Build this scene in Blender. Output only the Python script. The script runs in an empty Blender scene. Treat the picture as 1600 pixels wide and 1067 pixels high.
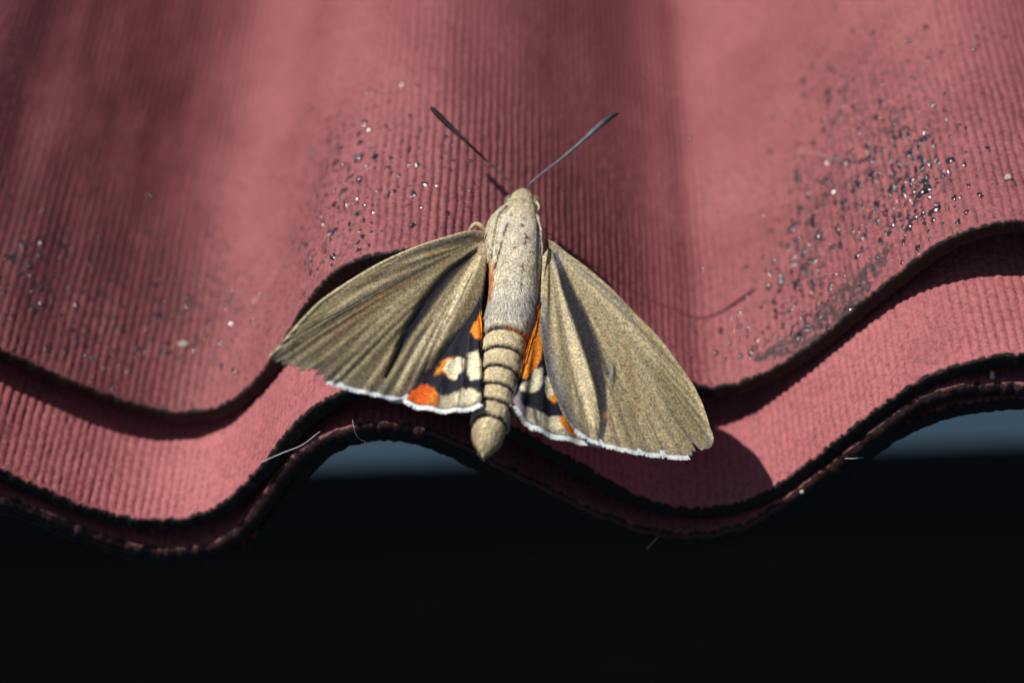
import bpy, math, random
import numpy as np
from mathutils import Matrix, Vector

# ------------------------------------------------------------------ frame of reference
# (u, v, n) in millimetres: u across the corrugations, v up the slope, n normal to the sheets.
# origin: on the crest of the uppermost sheet, at its cut edge.
SL = math.radians(15.0)                       # pitch of the stack
CS, SN = math.cos(SL), math.sin(SL)
def W(p):                                     # (N,3) mm in sheet frame -> metres in the world
    p = np.asarray(p, float)
    u, v, n = p[..., 0], p[..., 1], p[..., 2]
    return np.stack([u, v*CS - n*SN, v*SN + n*CS], -1)*0.001
def WD(p):
    return W(p)*1000.0

TH, YAW, ROLL, FPX, DIST = math.radians(48), math.radians(4), math.radians(5), 3500.0, 350.0
_d = np.array([-math.sin(YAW)*math.sin(TH), math.cos(YAW)*math.sin(TH), -math.cos(TH)])
_r = np.cross(_d, [0, 0, 1]); _r /= np.linalg.norm(_r)
_u = np.cross(_r, _d)
CR = _r*math.cos(ROLL) - _u*math.sin(ROLL)
CU = _u*math.cos(ROLL) + _r*math.sin(ROLL)
CD = _d
def ray(x, y):
    x = np.asarray(x, float)[..., None]; y = np.asarray(y, float)[..., None]
    return CD + CR*(x - 800.0)/FPX + CU*(533.5 - y)/FPX
CP = -ray(650., 390.)*DIST                    # camera position, mm
def on_n(x, y, n):                            # pixel at a known height above the sheets
    q = ray(x, y); t = (np.asarray(n, float) - CP[2])/q[..., 2]
    return CP + q*t[..., None]
def on_v(x, y, v):
    q = ray(x, y); t = (v - CP[1])/q[..., 1]
    return CP + q*t[..., None]
def on_plane(x, y, o, nrm):
    q = ray(x, y); t = ((o - CP) @ nrm)/(q @ nrm)
    return CP + q*t[..., None]
def project(p):
    q = np.asarray(p, float) - CP; z = q @ CD
    return 800 + FPX*(q @ CR)/z, 533.5 - FPX*(q @ CU)/z, z

# ------------------------------------------------------------------ camera, sky, sun, exposure
scene = bpy.context.scene
cam_d = bpy.data.cameras.new('camera'); cam = bpy.data.objects.new('camera', cam_d)
scene.collection.objects.link(cam); scene.camera = cam
cam_d.sensor_width = 36.0; cam_d.lens = 36.0*FPX/1600.0
cam_d.clip_start = 0.005; cam_d.clip_end = 50.0
_m = Matrix.Identity(4)
_x, _y, _z = WD(CR), WD(CU), WD(-CD)
for i in range(3):
    _m[i][0], _m[i][1], _m[i][2], _m[i][3] = _x[i], _y[i], _z[i], W(CP)[i]
cam.matrix_world = _m
cam_d.dof.use_dof = True
cam_d.dof.focus_distance = 0.3445
cam_d.dof.aperture_fstop = 10.0

TOSUN = np.array([-0.505, 0.025, 0.862]); TOSUN /= np.linalg.norm(TOSUN)
_s = WD(TOSUN)
SUN_EL = math.asin(_s[2]); SUN_AZ = math.atan2(_s[0], _s[1])      # azimuth from +Y towards +X
world = bpy.data.worlds.new('World'); scene.world = world; world.use_nodes = True
nt = world.node_tree
sky = nt.nodes.new('ShaderNodeTexSky'); sky.sky_type = 'NISHITA'; sky.sun_disc = False
sky.sun_elevation = SUN_EL; sky.sun_rotation = SUN_AZ
bg = nt.nodes['Background']; bg.inputs['Strength'].default_value = 0.05
nt.links.new(sky.outputs[0], bg.inputs['Color'])
sun_d = bpy.data.lights.new('sun', 'SUN'); sun_d.energy = 5.0; sun_d.angle = math.radians(0.53)
sun_d.color = (1.0, 0.95, 0.87)
sun = bpy.data.objects.new('sun', sun_d); scene.collection.objects.link(sun)
sun.rotation_euler = Vector(_s).to_track_quat('Z', 'Y').to_euler()
sun.location = Vector(_s)*2.0
vs = scene.view_settings
vs.view_transform = 'Standard'; vs.look = 'None'; vs.exposure = 0.0; vs.gamma = 1.0
vs.use_curve_mapping = False
scene.cycles.use_denoising = True
scene.cycles.max_bounces = 6
scene.render.film_transparent = False

rng = np.random.default_rng(7)
random.seed(7)

# ------------------------------------------------------------------ helpers
def _tab(seed): return np.random.default_rng(seed).random((256, 256))
_T = {}
def noise(x, y, seed=0):                      # smooth value noise, 0..1
    if seed not in _T: _T[seed] = _tab(seed)
    t = _T[seed]
    x = np.asarray(x, float); y = np.asarray(y, float)
    xi = np.floor(x).astype(int); yi = np.floor(y).astype(int)
    fx = x - xi; fy = y - yi
    fx = fx*fx*(3 - 2*fx); fy = fy*fy*(3 - 2*fy)
    a = t[xi & 255, yi & 255]; b = t[(xi+1) & 255, yi & 255]
    c = t[xi & 255, (yi+1) & 255]; d = t[(xi+1) & 255, (yi+1) & 255]
    return (a*(1-fx) + b*fx)*(1-fy) + (c*(1-fx) + d*fx)*fy
def fbm(x, y, seed=0, o=4):
    s = 0; a = 0.5; tot = 0
    for k in range(o):
        s = s + a*noise(x*2**k + 17.3*k, y*2**k + 9.1*k, seed + k); tot += a; a *= 0.5
    return s/tot
def sstep(a, b, x):
    t = np.clip((np.asarray(x, float) - a)/(b - a), 0, 1)
    return t*t*(3 - 2*t)
def mix(a, b, t):
    t = np.asarray(t)[..., None]
    return a*(1 - t) + np.asarray(b, float)*t
def pline(X, Y, pts):                         # distance to a polyline and position 0..1 along it
    pts = np.asarray(pts, float)
    seg = np.hypot(*np.diff(pts, axis=0).T); L = np.concatenate([[0], np.cumsum(seg)])
    best = np.full(X.shape, 1e9); par = np.zeros(X.shape)
    for i in range(len(pts)-1):
        ax, ay = pts[i]; bx, by = pts[i+1]
        t = np.clip(((X-ax)*(bx-ax) + (Y-ay)*(by-ay))/(seg[i]**2), 0, 1)
        d = np.hypot(X - ax - t*(bx-ax), Y - ay - t*(by-ay))
        m = d < best
        best = np.where(m, d, best); par = np.where(m, (L[i] + t*seg[i])/L[-1], par)
    return best, par
def inpoly(X, Y, pts):                        # signed distance-ish: >0 inside
    pts = np.asarray(pts, float)
    ins = np.zeros(X.shape, bool)
    j = len(pts) - 1
    for i in range(len(pts)):
        xi, yi = pts[i]; xj, yj = pts[j]
        c = ((yi > Y) != (yj > Y)) & (X < (xj-xi)*(Y-yi)/((yj-yi) + 1e-9) + xi)
        ins ^= c; j = i
    d, _ = pline(X, Y, list(pts) + [pts[0]])
    return np.where(ins, d, -d)
def streak(X, Y, pts, widths, soft=0.6):      # 1 on the line, 0 beyond the width
    d, t = pline(X, Y, pts)
    w = np.interp(t, np.linspace(0, 1, len(widths)), widths)
    return 1 - sstep(w*(1-soft), w*(1+soft*0.3), d)
def curve(pts, n, smooth=True):               # Catmull-Rom resample by arc length
    p = np.asarray(pts, float)
    q = np.vstack([2*p[0]-p[1], p, 2*p[-1]-p[-2]])
    out = []
    for i in range(1, len(q)-2):
        t = np.linspace(0, 1, 24, endpoint=False)[:, None]
        a, b, c, d = q[i-1], q[i], q[i+1], q[i+2]
        out.append(0.5*((2*b) + (c-a)*t + (2*a-5*b+4*c-d)*t**2 + (3*b-a-3*c+d)*t**3))
    out = np.vstack(out + [p[-1:]])
    L = np.concatenate([[0], np.cumsum(np.linalg.norm(np.diff(out, axis=0), axis=1))])
    s = np.linspace(0, L[-1], n)
    return np.stack([np.interp(s, L, out[:, k]) for k in range(p.shape[1])], -1)

def make_mesh(name, co_mm, quads=None, tris=None, attrs=None, smooth=True, origin=(0, 0, 0)):
    """co in sheet-frame mm; attrs: name -> (N,) float or (N,3) colour"""
    me = bpy.data.meshes.new(name)
    co = W(np.asarray(co_mm)) - W(np.asarray(origin, float))
    me.vertices.add(len(co)); me.vertices.foreach_set('co', co.astype(np.float32).ravel())
    loops = []; starts = []; totals = []; k = 0
    if quads is not None and len(quads):
        q = np.asarray(quads, np.int32); loops.append(q.ravel())
        starts.append(np.arange(len(q))*4); totals.append(np.full(len(q), 4)); k = len(q)*4
    if tris is not None and len(tris):
        q = np.asarray(tris, np.int32); loops.append(q.ravel())
        starts.append(k + np.arange(len(q))*3); totals.append(np.full(len(q), 3))
    loops = np.concatenate(loops).astype(np.int32); starts = np.concatenate(starts).astype(np.int32)
    me.loops.add(len(loops)); me.loops.foreach_set('vertex_index', loops)
    me.polygons.add(len(starts)); me.polygons.foreach_set('loop_start', starts)
    me.polygons.foreach_set('loop_total', np.concatenate(totals).astype(np.int32))
    me.update(calc_edges=True)
    me.polygons.foreach_set('use_smooth', np.full(len(starts), smooth))
    for an, av in (attrs or {}).items():
        av = np.asarray(av, np.float32)
        if av.ndim == 2:
            a = me.attributes.new(an, 'FLOAT_COLOR', 'POINT')
            a.data.foreach_set('color', np.concatenate([av, np.ones((len(av), 1), np.float32)], 1).ravel())
        else:
            a = me.attributes.new(an, 'FLOAT', 'POINT'); a.data.foreach_set('value', av)
    me.validate()
    return me
def link(name, me, mat=None, parent=None, origin=(0, 0, 0)):
    o = bpy.data.objects.new(name, me); scene.collection.objects.link(o)
    if mat: me.materials.append(mat)
    loc = Vector(W(np.asarray(origin, float)))
    if parent is not None:
        o.parent = parent; o.location = loc - Vector(parent['_o'])
    else:
        o.location = loc
    o['_o'] = tuple(loc)
    return o
def tag(o, label, cat, group=None, kind=None):
    if label: o['label'] = label
    if cat: o['category'] = cat
    if group: o['group'] = group
    if kind: o['kind'] = kind
    return o
def grid_quads(nr, nc, off=0, wrap=False):
    i = np.arange(nr-1)[:, None]; j = np.arange(nc if wrap else nc-1)[None, :]
    a = i*nc + j; b = i*nc + (j+1) % nc
    return (np.stack([a, b, b + nc, a + nc], -1).reshape(-1, 4) + off)
def tube(path, rad, seg=8, flat=None):
    """closed tube along a path (N,3) in mm"""
    path = np.asarray(path, float); n = len(path); rad = np.broadcast_to(np.asarray(rad, float), (n,))
    t = np.gradient(path, axis=0); t /= np.linalg.norm(t, axis=1)[:, None] + 1e-12
    ref = np.array([0., 0., 1.]) if abs(t[n//2][2]) < 0.9 else np.array([1., 0, 0])
    a = np.cross(t, ref); a /= np.linalg.norm(a, axis=1)[:, None]
    b = np.cross(a, t)
    ang = np.linspace(0, 2*math.pi, seg, endpoint=False)
    fl = 1.0 if flat is None else flat
    ring = path[:, None, :] + rad[:, None, None]*(np.cos(ang)[None, :, None]*a[:, None, :] + fl*np.sin(ang)[None, :, None]*b[:, None, :])
    co = np.vstack([ring.reshape(-1, 3), path[:1], path[-1:]])
    q = grid_quads(n, seg, wrap=True)[:, ::-1]
    c0, c1 = n*seg, n*seg + 1
    j = np.arange(seg); tr = np.vstack([np.stack([np.full(seg, c0), j, (j+1) % seg], -1)[:, ::-1]*1,
                                        np.stack([np.full(seg, c1), (n-1)*seg + j, (n-1)*seg + (j+1) % seg], -1)])
    return co, q, tr
def icosphere():
    p = (1 + 5**0.5)/2
    v = [(-1,p,0),(1,p,0),(-1,-p,0),(1,-p,0),(0,-1,p),(0,1,p),(0,-1,-p),(0,1,-p),(p,0,-1),(p,0,1),(-p,0,-1),(-p,0,1)]
    f = [(0,11,5),(0,5,1),(0,1,7),(0,7,10),(0,10,11),(1,5,9),(5,11,4),(11,10,2),(10,7,6),(7,1,8),(3,9,4),(3,4,2),(3,2,6),(3,6,8),(3,8,9),(4,9,5),(2,4,11),(6,2,10),(8,6,7),(9,8,1)]
    v = [np.array(a)/np.linalg.norm(a) for a in v]; cache = {}; nf = []
    def mid(a, b):
        k = (min(a, b), max(a, b))
        if k not in cache:
            m = v[a] + v[b]; v.append(m/np.linalg.norm(m)); cache[k] = len(v) - 1
        return cache[k]
    for a, b, c in f:
        ab, bc, ca = mid(a, b), mid(b, c), mid(c, a)
        nf += [(a, ab, ca), (b, bc, ab), (c, ca, bc), (ab, bc, ca)]
    return np.array(v), np.array(nf)
ICO_V, ICO_F = icosphere()

# ------------------------------------------------------------------ materials
def new_mat(name, rough=0.5, spec=0.5, col=(0.5, 0.5, 0.5), **kw):
    m = bpy.data.materials.new(name); m.use_nodes = True
    b = m.node_tree.nodes['Principled BSDF']
    b.inputs['Base Color'].default_value = (*col, 1); b.inputs['Roughness'].default_value = rough
    b.inputs['Specular IOR Level'].default_value = spec
    for k, v in kw.items(): b.inputs[k.replace('_', ' ')].default_value = v
    return m, m.node_tree, b
def N(nt, typ, **kw):
    n = nt.nodes.new(typ)
    for k, v in kw.items():
        if k in n.inputs: n.inputs[k].default_value = v
        else: setattr(n, k, v)
    return n
def attr(nt, name):
    a = nt.nodes.new('ShaderNodeAttribute'); a.attribute_name = name; return a
def tnoise(nt, scale, detail=4, rough=0.6):
    tc = nt.nodes.new('ShaderNodeTexCoord'); n = nt.nodes.new('ShaderNodeTexNoise')
    n.inputs['Scale'].default_value = scale; n.inputs['Detail'].default_value = detail; n.inputs['Roughness'].default_value = rough
    nt.links.new(tc.outputs['Object'], n.inputs['Vector']); return n
def ramp(nt, src, stops):
    r = nt.nodes.new('ShaderNodeValToRGB'); e = r.color_ramp.elements
    while len(e) < len(stops): e.new(0.5)
    for i, (p, c) in enumerate(stops):
        e[i].position = p; e[i].color = (*c, 1) if len(c) == 3 else c
    nt.links.new(src, r.inputs[0]); return r
def mixc(nt, a, b, fac, mode='MIX'):
    m = nt.nodes.new('ShaderNodeMix'); m.data_type = 'RGBA'; m.blend_type = mode
    for s, v in ((6, a), (7, b), (0, fac)):
        if hasattr(v, 'is_linked') or hasattr(v, 'links'): nt.links.new(v, m.inputs[s])
        elif isinstance(v, (int, float)): m.inputs[s].default_value = v
        else: m.inputs[s].default_value = (*v, 1)
    return m.outputs[2]
def bump(nt, b, src, strength, dist):
    n = nt.nodes.new('ShaderNodeBump'); n.inputs['Strength'].default_value = strength; n.inputs['Distance'].default_value = dist
    nt.links.new(src, n.inputs['Height']); nt.links.new(n.outputs[0], b.inputs['Normal']); return n

def sheet_material(name, k):
    m, nt, b = new_mat(name, 0.6, 0.28)
    L = nt.links.new
    n1 = tnoise(nt, 45, 5); n2 = tnoise(nt, 1150, 5, 0.75); n3 = tnoise(nt, 2600, 3, 0.7)
    base = ramp(nt, n1.outputs['Fac'], [(0.3, (0.27*k, 0.080*k, 0.088*k)), (0.5, (0.325*k, 0.102*k, 0.112*k)), (0.72, (0.37*k, 0.126*k, 0.135*k))])
    fine = ramp(nt, n2.outputs['Fac'], [(0.36, (0.52, 0.47, 0.47)), (0.5, (1, 1, 1)), (0.66, (1.22, 1.26, 1.26))])
    c = mixc(nt, base.outputs[0], fine.outputs[0], 0.75, 'MULTIPLY')
    gm = attr(nt, 'grime_tone')
    c = mixc(nt, c, mixc(nt, c, (0.40, 0.29, 0.31), 1.0, 'MULTIPLY'), gm.outputs['Fac'])
    # per-vertex stains plus painted shade of the weave pits, broken up by noise
    st = attr(nt, 'stain_shade')
    grime_tone = ramp(nt, n2.outputs['Fac'], [(0.35, (0.012, 0.013, 0.016)), (0.7, (0.055, 0.058, 0.066))])
    c = mixc(nt, c, grime_tone.outputs[0], st.outputs['Fac'])
    # raw cut edge: black-brown bitumen felt with fibres
    ed = attr(nt, 'edge')
    felt = ramp(nt, n3.outputs['Fac'], [(0.35, (0.003, 0.0025, 0.0025)), (0.62, (0.008, 0.006, 0.0055)), (0.8, (0.03, 0.021, 0.018))])
    c = mixc(nt, c, felt.outputs[0], ed.outputs['Fac'])
    L(c, b.inputs['Base Color'])
    rr = ramp(nt, n2.outputs['Fac'], [(0.3, (0.30, 0.30, 0.30)), (0.6, (0.62, 0.62, 0.62))])
    L(rr.outputs[0], b.inputs['Roughness'])
    add = N(nt, 'ShaderNodeMath', operation='ADD'); L(n2.outputs['Fac'], add.inputs[0]); L(n3.outputs['Fac'], add.inputs[1])
    bump(nt, b, add.outputs[0], 0.8, 0.00024)
    return m
def tar_material():
    m, nt, b = new_mat('black_tar', 0.16, 0.9, (0.008, 0.008, 0.012), IOR=1.9)
    n = tnoise(nt, 1800, 3); bump(nt, b, n.outputs['Fac'], 0.15, 0.0001)
    return m
def wing_material(name, scale_bump=0.5, rough=0.55):
    m, nt, b = new_mat(name, rough, 0.2)
    L = nt.links.new
    a = attr(nt, 'Col')
    n2 = tnoise(nt, 2700, 3, 0.75); n1 = tnoise(nt, 900, 4, 0.65)
    f = ramp(nt, n2.outputs['Fac'], [(0.36, (0.35, 0.34, 0.35)), (0.5, (1, 1, 1)), (0.64, (1.75, 1.7, 1.55))])
    g = ramp(nt, n1.outputs['Fac'], [(0.3, (0.82, 0.82, 0.84)), (0.7, (1.14, 1.13, 1.1))])
    c = mixc(nt, a.outputs['Color'], f.outputs[0], 0.8, 'MULTIPLY')
    c = mixc(nt, c, g.outputs[0], 0.8, 'MULTIPLY')
    L(c, b.inputs['Base Color'])
    bump(nt, b, n2.outputs['Fac'], scale_bump, 0.00014)
    b.inputs['Sheen Weight'].default_value = 0.0
    return m
MAT_SHEET = sheet_material('weathered_red_sheet', 0.90)
MAT_FRESH = sheet_material('covered_red_sheet', 1.18)
MAT_TAR = tar_material()
MAT_WING = wing_material('wing_scales')
MAT_HIND = wing_material('hindwing_scales', 0.5, 0.7)
MAT_BODY = wing_material('body_scales', 0.8, 0.75)
MAT_FRINGE, _nt, _b = new_mat('white_fringe', 0.6, 0.3, (0.74, 0.78, 0.78))
MAT_FUR, _nt, _b = new_mat('pale_fur', 0.7, 0.2); _nt.links.new(attr(_nt, 'Col').outputs['Color'], _b.inputs['Base Color'])
MAT_EYE, _nt, _b = new_mat('compound_eye', 0.25, 0.5, (0.10, 0.085, 0.05))
_n = tnoise(_nt, 700, 3); _r_ = ramp(_nt, _n.outputs['Fac'], [(0.35, (0.09, 0.075, 0.045)), (0.65, (0.32, 0.28, 0.19))]); _nt.links.new(_r_.outputs[0], _b.inputs['Base Color'])
MAT_ANT, _nt, _b = new_mat('antenna_chitin', 0.33, 0.3); _nt.links.new(attr(_nt, 'Col').outputs['Color'], _b.inputs['Base Color'])
MAT_SILK, _nt, _b = new_mat('silk', 0.35, 0.6, (0.6, 0.6, 0.62))
_n = tnoise(_nt, 300, 2); _r_ = ramp(_nt, _n.outputs['Fac'], [(0.3, (0.4, 0.4, 0.42)), (0.7, (0.75, 0.75, 0.75))]); _nt.links.new(_r_.outputs[0], _b.inputs['Base Color'])
MAT_GRIT, _nt, _b = new_mat('pale_grit', 0.8, 0.3)
_n = tnoise(_nt, 1500, 3); _r_ = ramp(_nt, _n.outputs['Fac'], [(0.3, (0.2, 0.17, 0.12)), (0.7, (0.6, 0.56, 0.46))]); _nt.links.new(_r_.outputs[0], _b.inputs['Base Color'])
MAT_BOARD, _nt, _b = new_mat('blue_grey_ground', 0.8, 0.2)
_n = tnoise(_nt, 12, 5); _r_ = ramp(_nt, _n.outputs['Fac'], [(0.3, (0.020, 0.040, 0.062)), (0.7, (0.027, 0.052, 0.078))]); _nt.links.new(_r_.outputs[0], _b.inputs['Base Color'])
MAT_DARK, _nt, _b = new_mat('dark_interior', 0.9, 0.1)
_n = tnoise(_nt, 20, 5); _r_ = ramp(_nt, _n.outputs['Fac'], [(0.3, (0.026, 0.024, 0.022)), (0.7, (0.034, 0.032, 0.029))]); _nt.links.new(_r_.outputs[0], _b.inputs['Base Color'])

# ------------------------------------------------------------------ background
def box(name, mat, c, half, rot, parent=None, bevel=0.004):
    import bmesh
    bm = bmesh.new(); bmesh.ops.create_cube(bm, size=2.0)
    bmesh.ops.scale(bm, vec=half, verts=bm.verts)
    bmesh.ops.bevel(bm, geom=list(bm.edges), offset=bevel, segments=2, affect='EDGES')
    me = bpy.data.meshes.new(name); bm.to_mesh(me); bm.free(); me.materials.append(mat)
    o = bpy.data.objects.new(name, me); scene.collection.objects.link(o)
    o.location = c; o.rotation_euler = rot
    return o
def at_y(x, y, Y):                            # world point on the vertical plane at depth Y (m)
    q = WD(ray(x, y)); o = W(CP); return o + q*((Y - o[1])/q[1])
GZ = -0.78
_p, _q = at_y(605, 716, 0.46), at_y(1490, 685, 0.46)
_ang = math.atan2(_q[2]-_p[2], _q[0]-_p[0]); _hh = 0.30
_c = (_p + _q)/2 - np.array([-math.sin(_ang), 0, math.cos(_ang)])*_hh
wall = box('gloom_wall', MAT_DARK, tuple(_c - np.array([0, 0.03, 0])), (1.4, 0.03, _hh), (0, -_ang, 0))  # stand-in for the dark void; shade put into its near-black colour
tag(wall, 'stand-in wall, the gloom below the red sheets put into its near-black colour', 'wall')
_x = np.linspace(-6, 6, 25); _yy = np.linspace(-1.2, 8, 25)
_gx, _gy = np.meshgrid(_x, _yy)
_me = bpy.data.meshes.new('ground')
_gz = GZ + 0.012*(noise(_gx*2 + 30, _gy*2 + 30, 5) - 0.5)
_me.from_pydata(np.stack([_gx, _gy, _gz], -1).reshape(-1, 3).tolist(), [], grid_quads(25, 25).tolist())
_me.materials.append(MAT_BOARD); ground = bpy.data.objects.new('ground', _me); scene.collection.objects.link(ground)
ground['kind'] = 'structure'

# ------------------------------------------------------------------ corrugated sheets
EDGE_A = [(0,545),(50,568),(100,590),(170,618),(230,636),(290,643),(340,634),(380,610),(410,578),(440,535),(480,470),(520,425),(560,404),(600,394),(630,390.5),(660,390),(700,396),(1095,603),(1130,603),(1170,592),(1220,568),(1290,520),(1350,468),(1400,430),(1460,385),(1520,357),(1560,347),(1600,345)]
EDGE_B = [(0,735),(60,760),(120,785),(180,804),(240,812),(290,808),(340,790),(380,755),(420,705),(460,660),(500,628),(540,610),(590,598),(640,600),(794,663),(916,729),(990,772),(1056,792),(1110,793),(1180,776),(1240,738),(1300,692),(1360,645),(1420,602),(1480,575),(1540,559),(1600,553)]
EDGE_C = [(0,775),(60,795),(150,832),(230,855),(290,857),(340,845),(385,810),(420,760),(455,715),(500,683),(544,667),(580,662),(619,661),(680,674),(737,698),(850,757),(960,808),(1050,832),(1120,828),(1180,808),(1240,765),(1300,715),(1350,675),(1400,640),(1480,607),(1540,600),(1600,600)]
EDGE_D = [(0,790),(100,825),(200,868),(296,887),(365,878),(406,855),(428,815),(446,779),(475,742),(512,708),(553,689),(619,684),(680,695),(724,716),(794,751),(881,807),(947,838),(1012,858),(1056,862),(1120,858),(1200,830),(1300,755),(1400,690),(1500,655),(1600,645)]
PITCH = 92.0
U_TAB = np.arange(-705, 420, 0.5)
def profile(px, v, extra=()):
    P = on_v(np.array([p[0] for p in px]), np.array([p[1] for p in px]), v)
    u, n = list(P[:, 0]), list(P[:, 2])
    for a, b in extra: u.append(a); n.append(b)
    o = np.argsort(u); u = np.array(u)[o]; n = np.array(n)[o]
    e = [(u[-1]+6, n[-1]-0.7), (u[-1]+12, n[-1]-3.2), (u[-1]+18, n[-1]-7.5), (u[-1]+24, n[-1]-12.5)]
    u = np.append(u, [a for a, _ in e]); n = np.append(n, [b for _, b in e])
    lo, hi = u[0], u[-1]
    uu = np.linspace(lo, hi, 400)
    # smooth interpolation
    pts = curve(np.stack([u, n], -1), 600)
    core_u, core_n = pts[:, 0], pts[:, 1]
    def f(x):
        x = np.asarray(x, float).copy()
        return np.interp(x, core_u, core_n)
    # periodic continuation outside the visible width
    t = U_TAB.copy(); val = np.zeros_like(t)
    for i, x in enumerate(t):
        while x < lo: x += PITCH
        while x > hi - 1: x -= PITCH
        val[i] = f(x)
    k = np.exp(-np.linspace(-2.2, 2.2, 13)**2); k /= k.sum()
    val = np.convolve(np.pad(val, 6, mode='edge'), k, 'valid')
    return val
VA, VB, VC, VD = 0.0, -18.5, -19.0, -17.5
TA = 2.6
HA = profile(EDGE_A, VA, [(16, -8.0), (27, -17.3), (36, -25.8), (41, -29.3), (-75, -14.5), (-81, -7.5), (-87, -2.0), (-92, 0)])
HB = profile(EDGE_B, VB, [(-73, -22.5), (-79, -17.0), (-86, -13.0), (-92, -12.0)])
HC = profile(EDGE_C, VC, [(-73, -28.0), (-79, -24.0), (-86, -21.3), (-92, -20.5)])
HD = profile(EDGE_D, VD, [(-73, -33.5), (-79, -30.0), (-86, -27.5), (-92, -26.7)]) + 2.6*1.25
_slope = lambda h: np.sqrt(1 + np.gradient(h, 0.5)**2)
HB = np.minimum(HB, HA - (TA + 0.25)*_slope(HA))
HC = np.minimum(HC, HB - (TA + 0.2)*_slope(HB))
HD = np.minimum(HD, HC - (TA + 0.2)*_slope(HC))
def smooth(h, n=15):
    k = np.exp(-np.linspace(-2.2, 2.2, n)**2); k /= k.sum()
    return np.convolve(np.pad(h, n//2, mode='edge'), k, 'valid')
HB, HC, HD = smooth(HB), smooth(HC), smooth(HD)
def hA(u): return np.interp(u, U_TAB, HA)
def hB(u): return np.interp(u, U_TAB, HB)

RIB, ROW = 1.40, 1.02
def beads(u):                                # where the weave shows as beads rather than plain ribs
    return 0.15 + 0.75*sstep(48, 62, u) + 0.7*sstep(-34, -22, u)*(1 - sstep(24, 46, u))
def build_sheet(name, H, v0, dense_v, length, seed, paint_stain_shade=None, fray=0.28, dense_u=(-92, 108), du=0.2, dv=0.25, label='', weave=1.0, edge_paint=0.0, grime_tone=None, mat=None):
    us = np.concatenate([np.arange(-700, dense_u[0], 3.0), np.arange(dense_u[0], dense_u[1], du), np.arange(dense_u[1], 330, 3.0)])
    h = np.interp(us, U_TAB, H); sl = np.gradient(h, us)
    nu_, nn_ = -sl/np.sqrt(1+sl**2), 1/np.sqrt(1+sl**2)           # profile normal
    arc = np.concatenate([[0], np.cumsum(np.hypot(np.diff(us), np.diff(h)))]); arc -= np.interp(0, us, arc)
    vt = np.concatenate([[0.0, 0.06, 0.14], np.arange(0.25, dense_v, dv), np.arange(dense_v, dense_v + 75, 0.5) if length > 200 else [dense_v], np.linspace(dense_v + 80 if length > 200 else dense_v + 5, length, 24)])
    Vr, S = np.meshgrid(vt, arc, indexing='ij'); U = np.broadcast_to(us, Vr.shape)
    inu = sstep(dense_u[0]-1, dense_u[0]+6, U)*(1 - sstep(dense_u[1]-6, dense_u[1]+1, U))
    # woven relief: ribs along the slope, crossed by shorter rows
    wob = 0.30*(noise(S*0.10, Vr*0.03, seed) - 0.5) + 0.28*(noise(S*0.5, Vr*0.16, seed+1) - 0.5)
    ph = S/RIB + wob
    fp_ = 2*np.abs(ph - np.floor(ph + 0.5))                       # 0 on a rib, 1 in the groove
    rib = 1 - fp_**2.4
    rph = Vr/ROW + 0.5*(np.floor(ph + 0.5) % 2) + 0.9*(noise(S*0.25, Vr*0.2, seed+2) - 0.5) + 0.35*(noise(S*0.62, Vr*0.1, seed+13) - 0.5)
    row = 1 - (2*np.abs(rph - np.floor(rph + 0.5)))**2.2
    rs = np.clip(beads(U) + 0.35*(noise(S*0.05 + 3.1, Vr*0.03, seed+3) - 0.5), 0.08, 1)
    if length > 200: rs = rs*(1 - sstep(dense_v-14, dense_v, Vr))
    flat = sstep(0.15, 1.6, Vr)*(0.65 + 0.35*sstep(0.3, 0.6, noise(S*0.06, Vr*0.05, seed+4)))
    ampl = (0.27 + 0.16*np.clip(rs, 0, 1))*weave*inu*flat*(0.75 + 0.5*noise(S*0.35, Vr*0.35, seed+5))
    hgt = ampl*(rib*(1 - 0.62*rs*(1-row)) - 0.5) + inu*0.25*(fbm(S*0.09, Vr*0.06, seed+6) - 0.5) + inu*0.13*(noise(S*1.3, Vr*1.3, seed+7) - 0.5)*sstep(0, 1, Vr)
    pit = (1 - rib) + rs*(1 - row)*0.7
    fr = fray*(fbm(us*0.9, us*0 + 3.7, seed+8, 4) - 0.5)*2.4 + 0.2*fray*(noise(us*5.1, us*0, seed+9) - 0.5)
    edge_in = 1 - sstep(0.0, 2.5, Vr)
    top = np.stack([U + nu_*hgt, v0 + Vr + fr*edge_in, h + nn_*hgt], -1)
    # rounded lip
    lip = -0.30*(1 - sstep(0, 0.3, Vr))
    top[..., 0] += nu_*lip; top[..., 2] += nn_*lip
    rows = [top[::-1]]
    attE = [(1 - sstep(0.10, 0.5, Vr + 0.5*(noise(S*2.0, Vr*0, seed+11)-0.5)))[::-1]]
    # edge face
    for k, (dep, out) in enumerate([(0.55, 0.06), (1.0, 0.12), (1.5, 0.05), (2.0, 0.1), (TA, -0.12)]):
        j = 0.12*(noise(us*1.7, us*0 + k*2.7, seed+12) - 0.5)
        r = np.stack([us - nu_*dep, v0 + fr - out + j, h - nn_*dep], -1)
        rows.append(r[None]); attE.append(np.ones((1, len(us))) - (edge_paint if k < 2 else 0))
    for vv in (4.0, 20.0, length):
        rows.append(np.stack([us - nu_*TA, us*0 + v0 + vv, h - nn_*TA], -1)[None]); attE.append(np.full((1, len(us)), 0.9))
    co = np.concatenate(rows, 0); E = np.concatenate(attE, 0)
    nr, nc = co.shape[:2]
    st = np.zeros((nr, nc)); gr = np.zeros((nr, nc))
    if paint_stain_shade is not None:
        X, Y, _ = project(top); val = pit
        st[:len(vt)] = paint_stain_shade(X, Y, val, S, Vr)[::-1]
        if grime_tone is not None: gr[:len(vt)] = grime_tone(U, Vr, S)[::-1]
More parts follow.
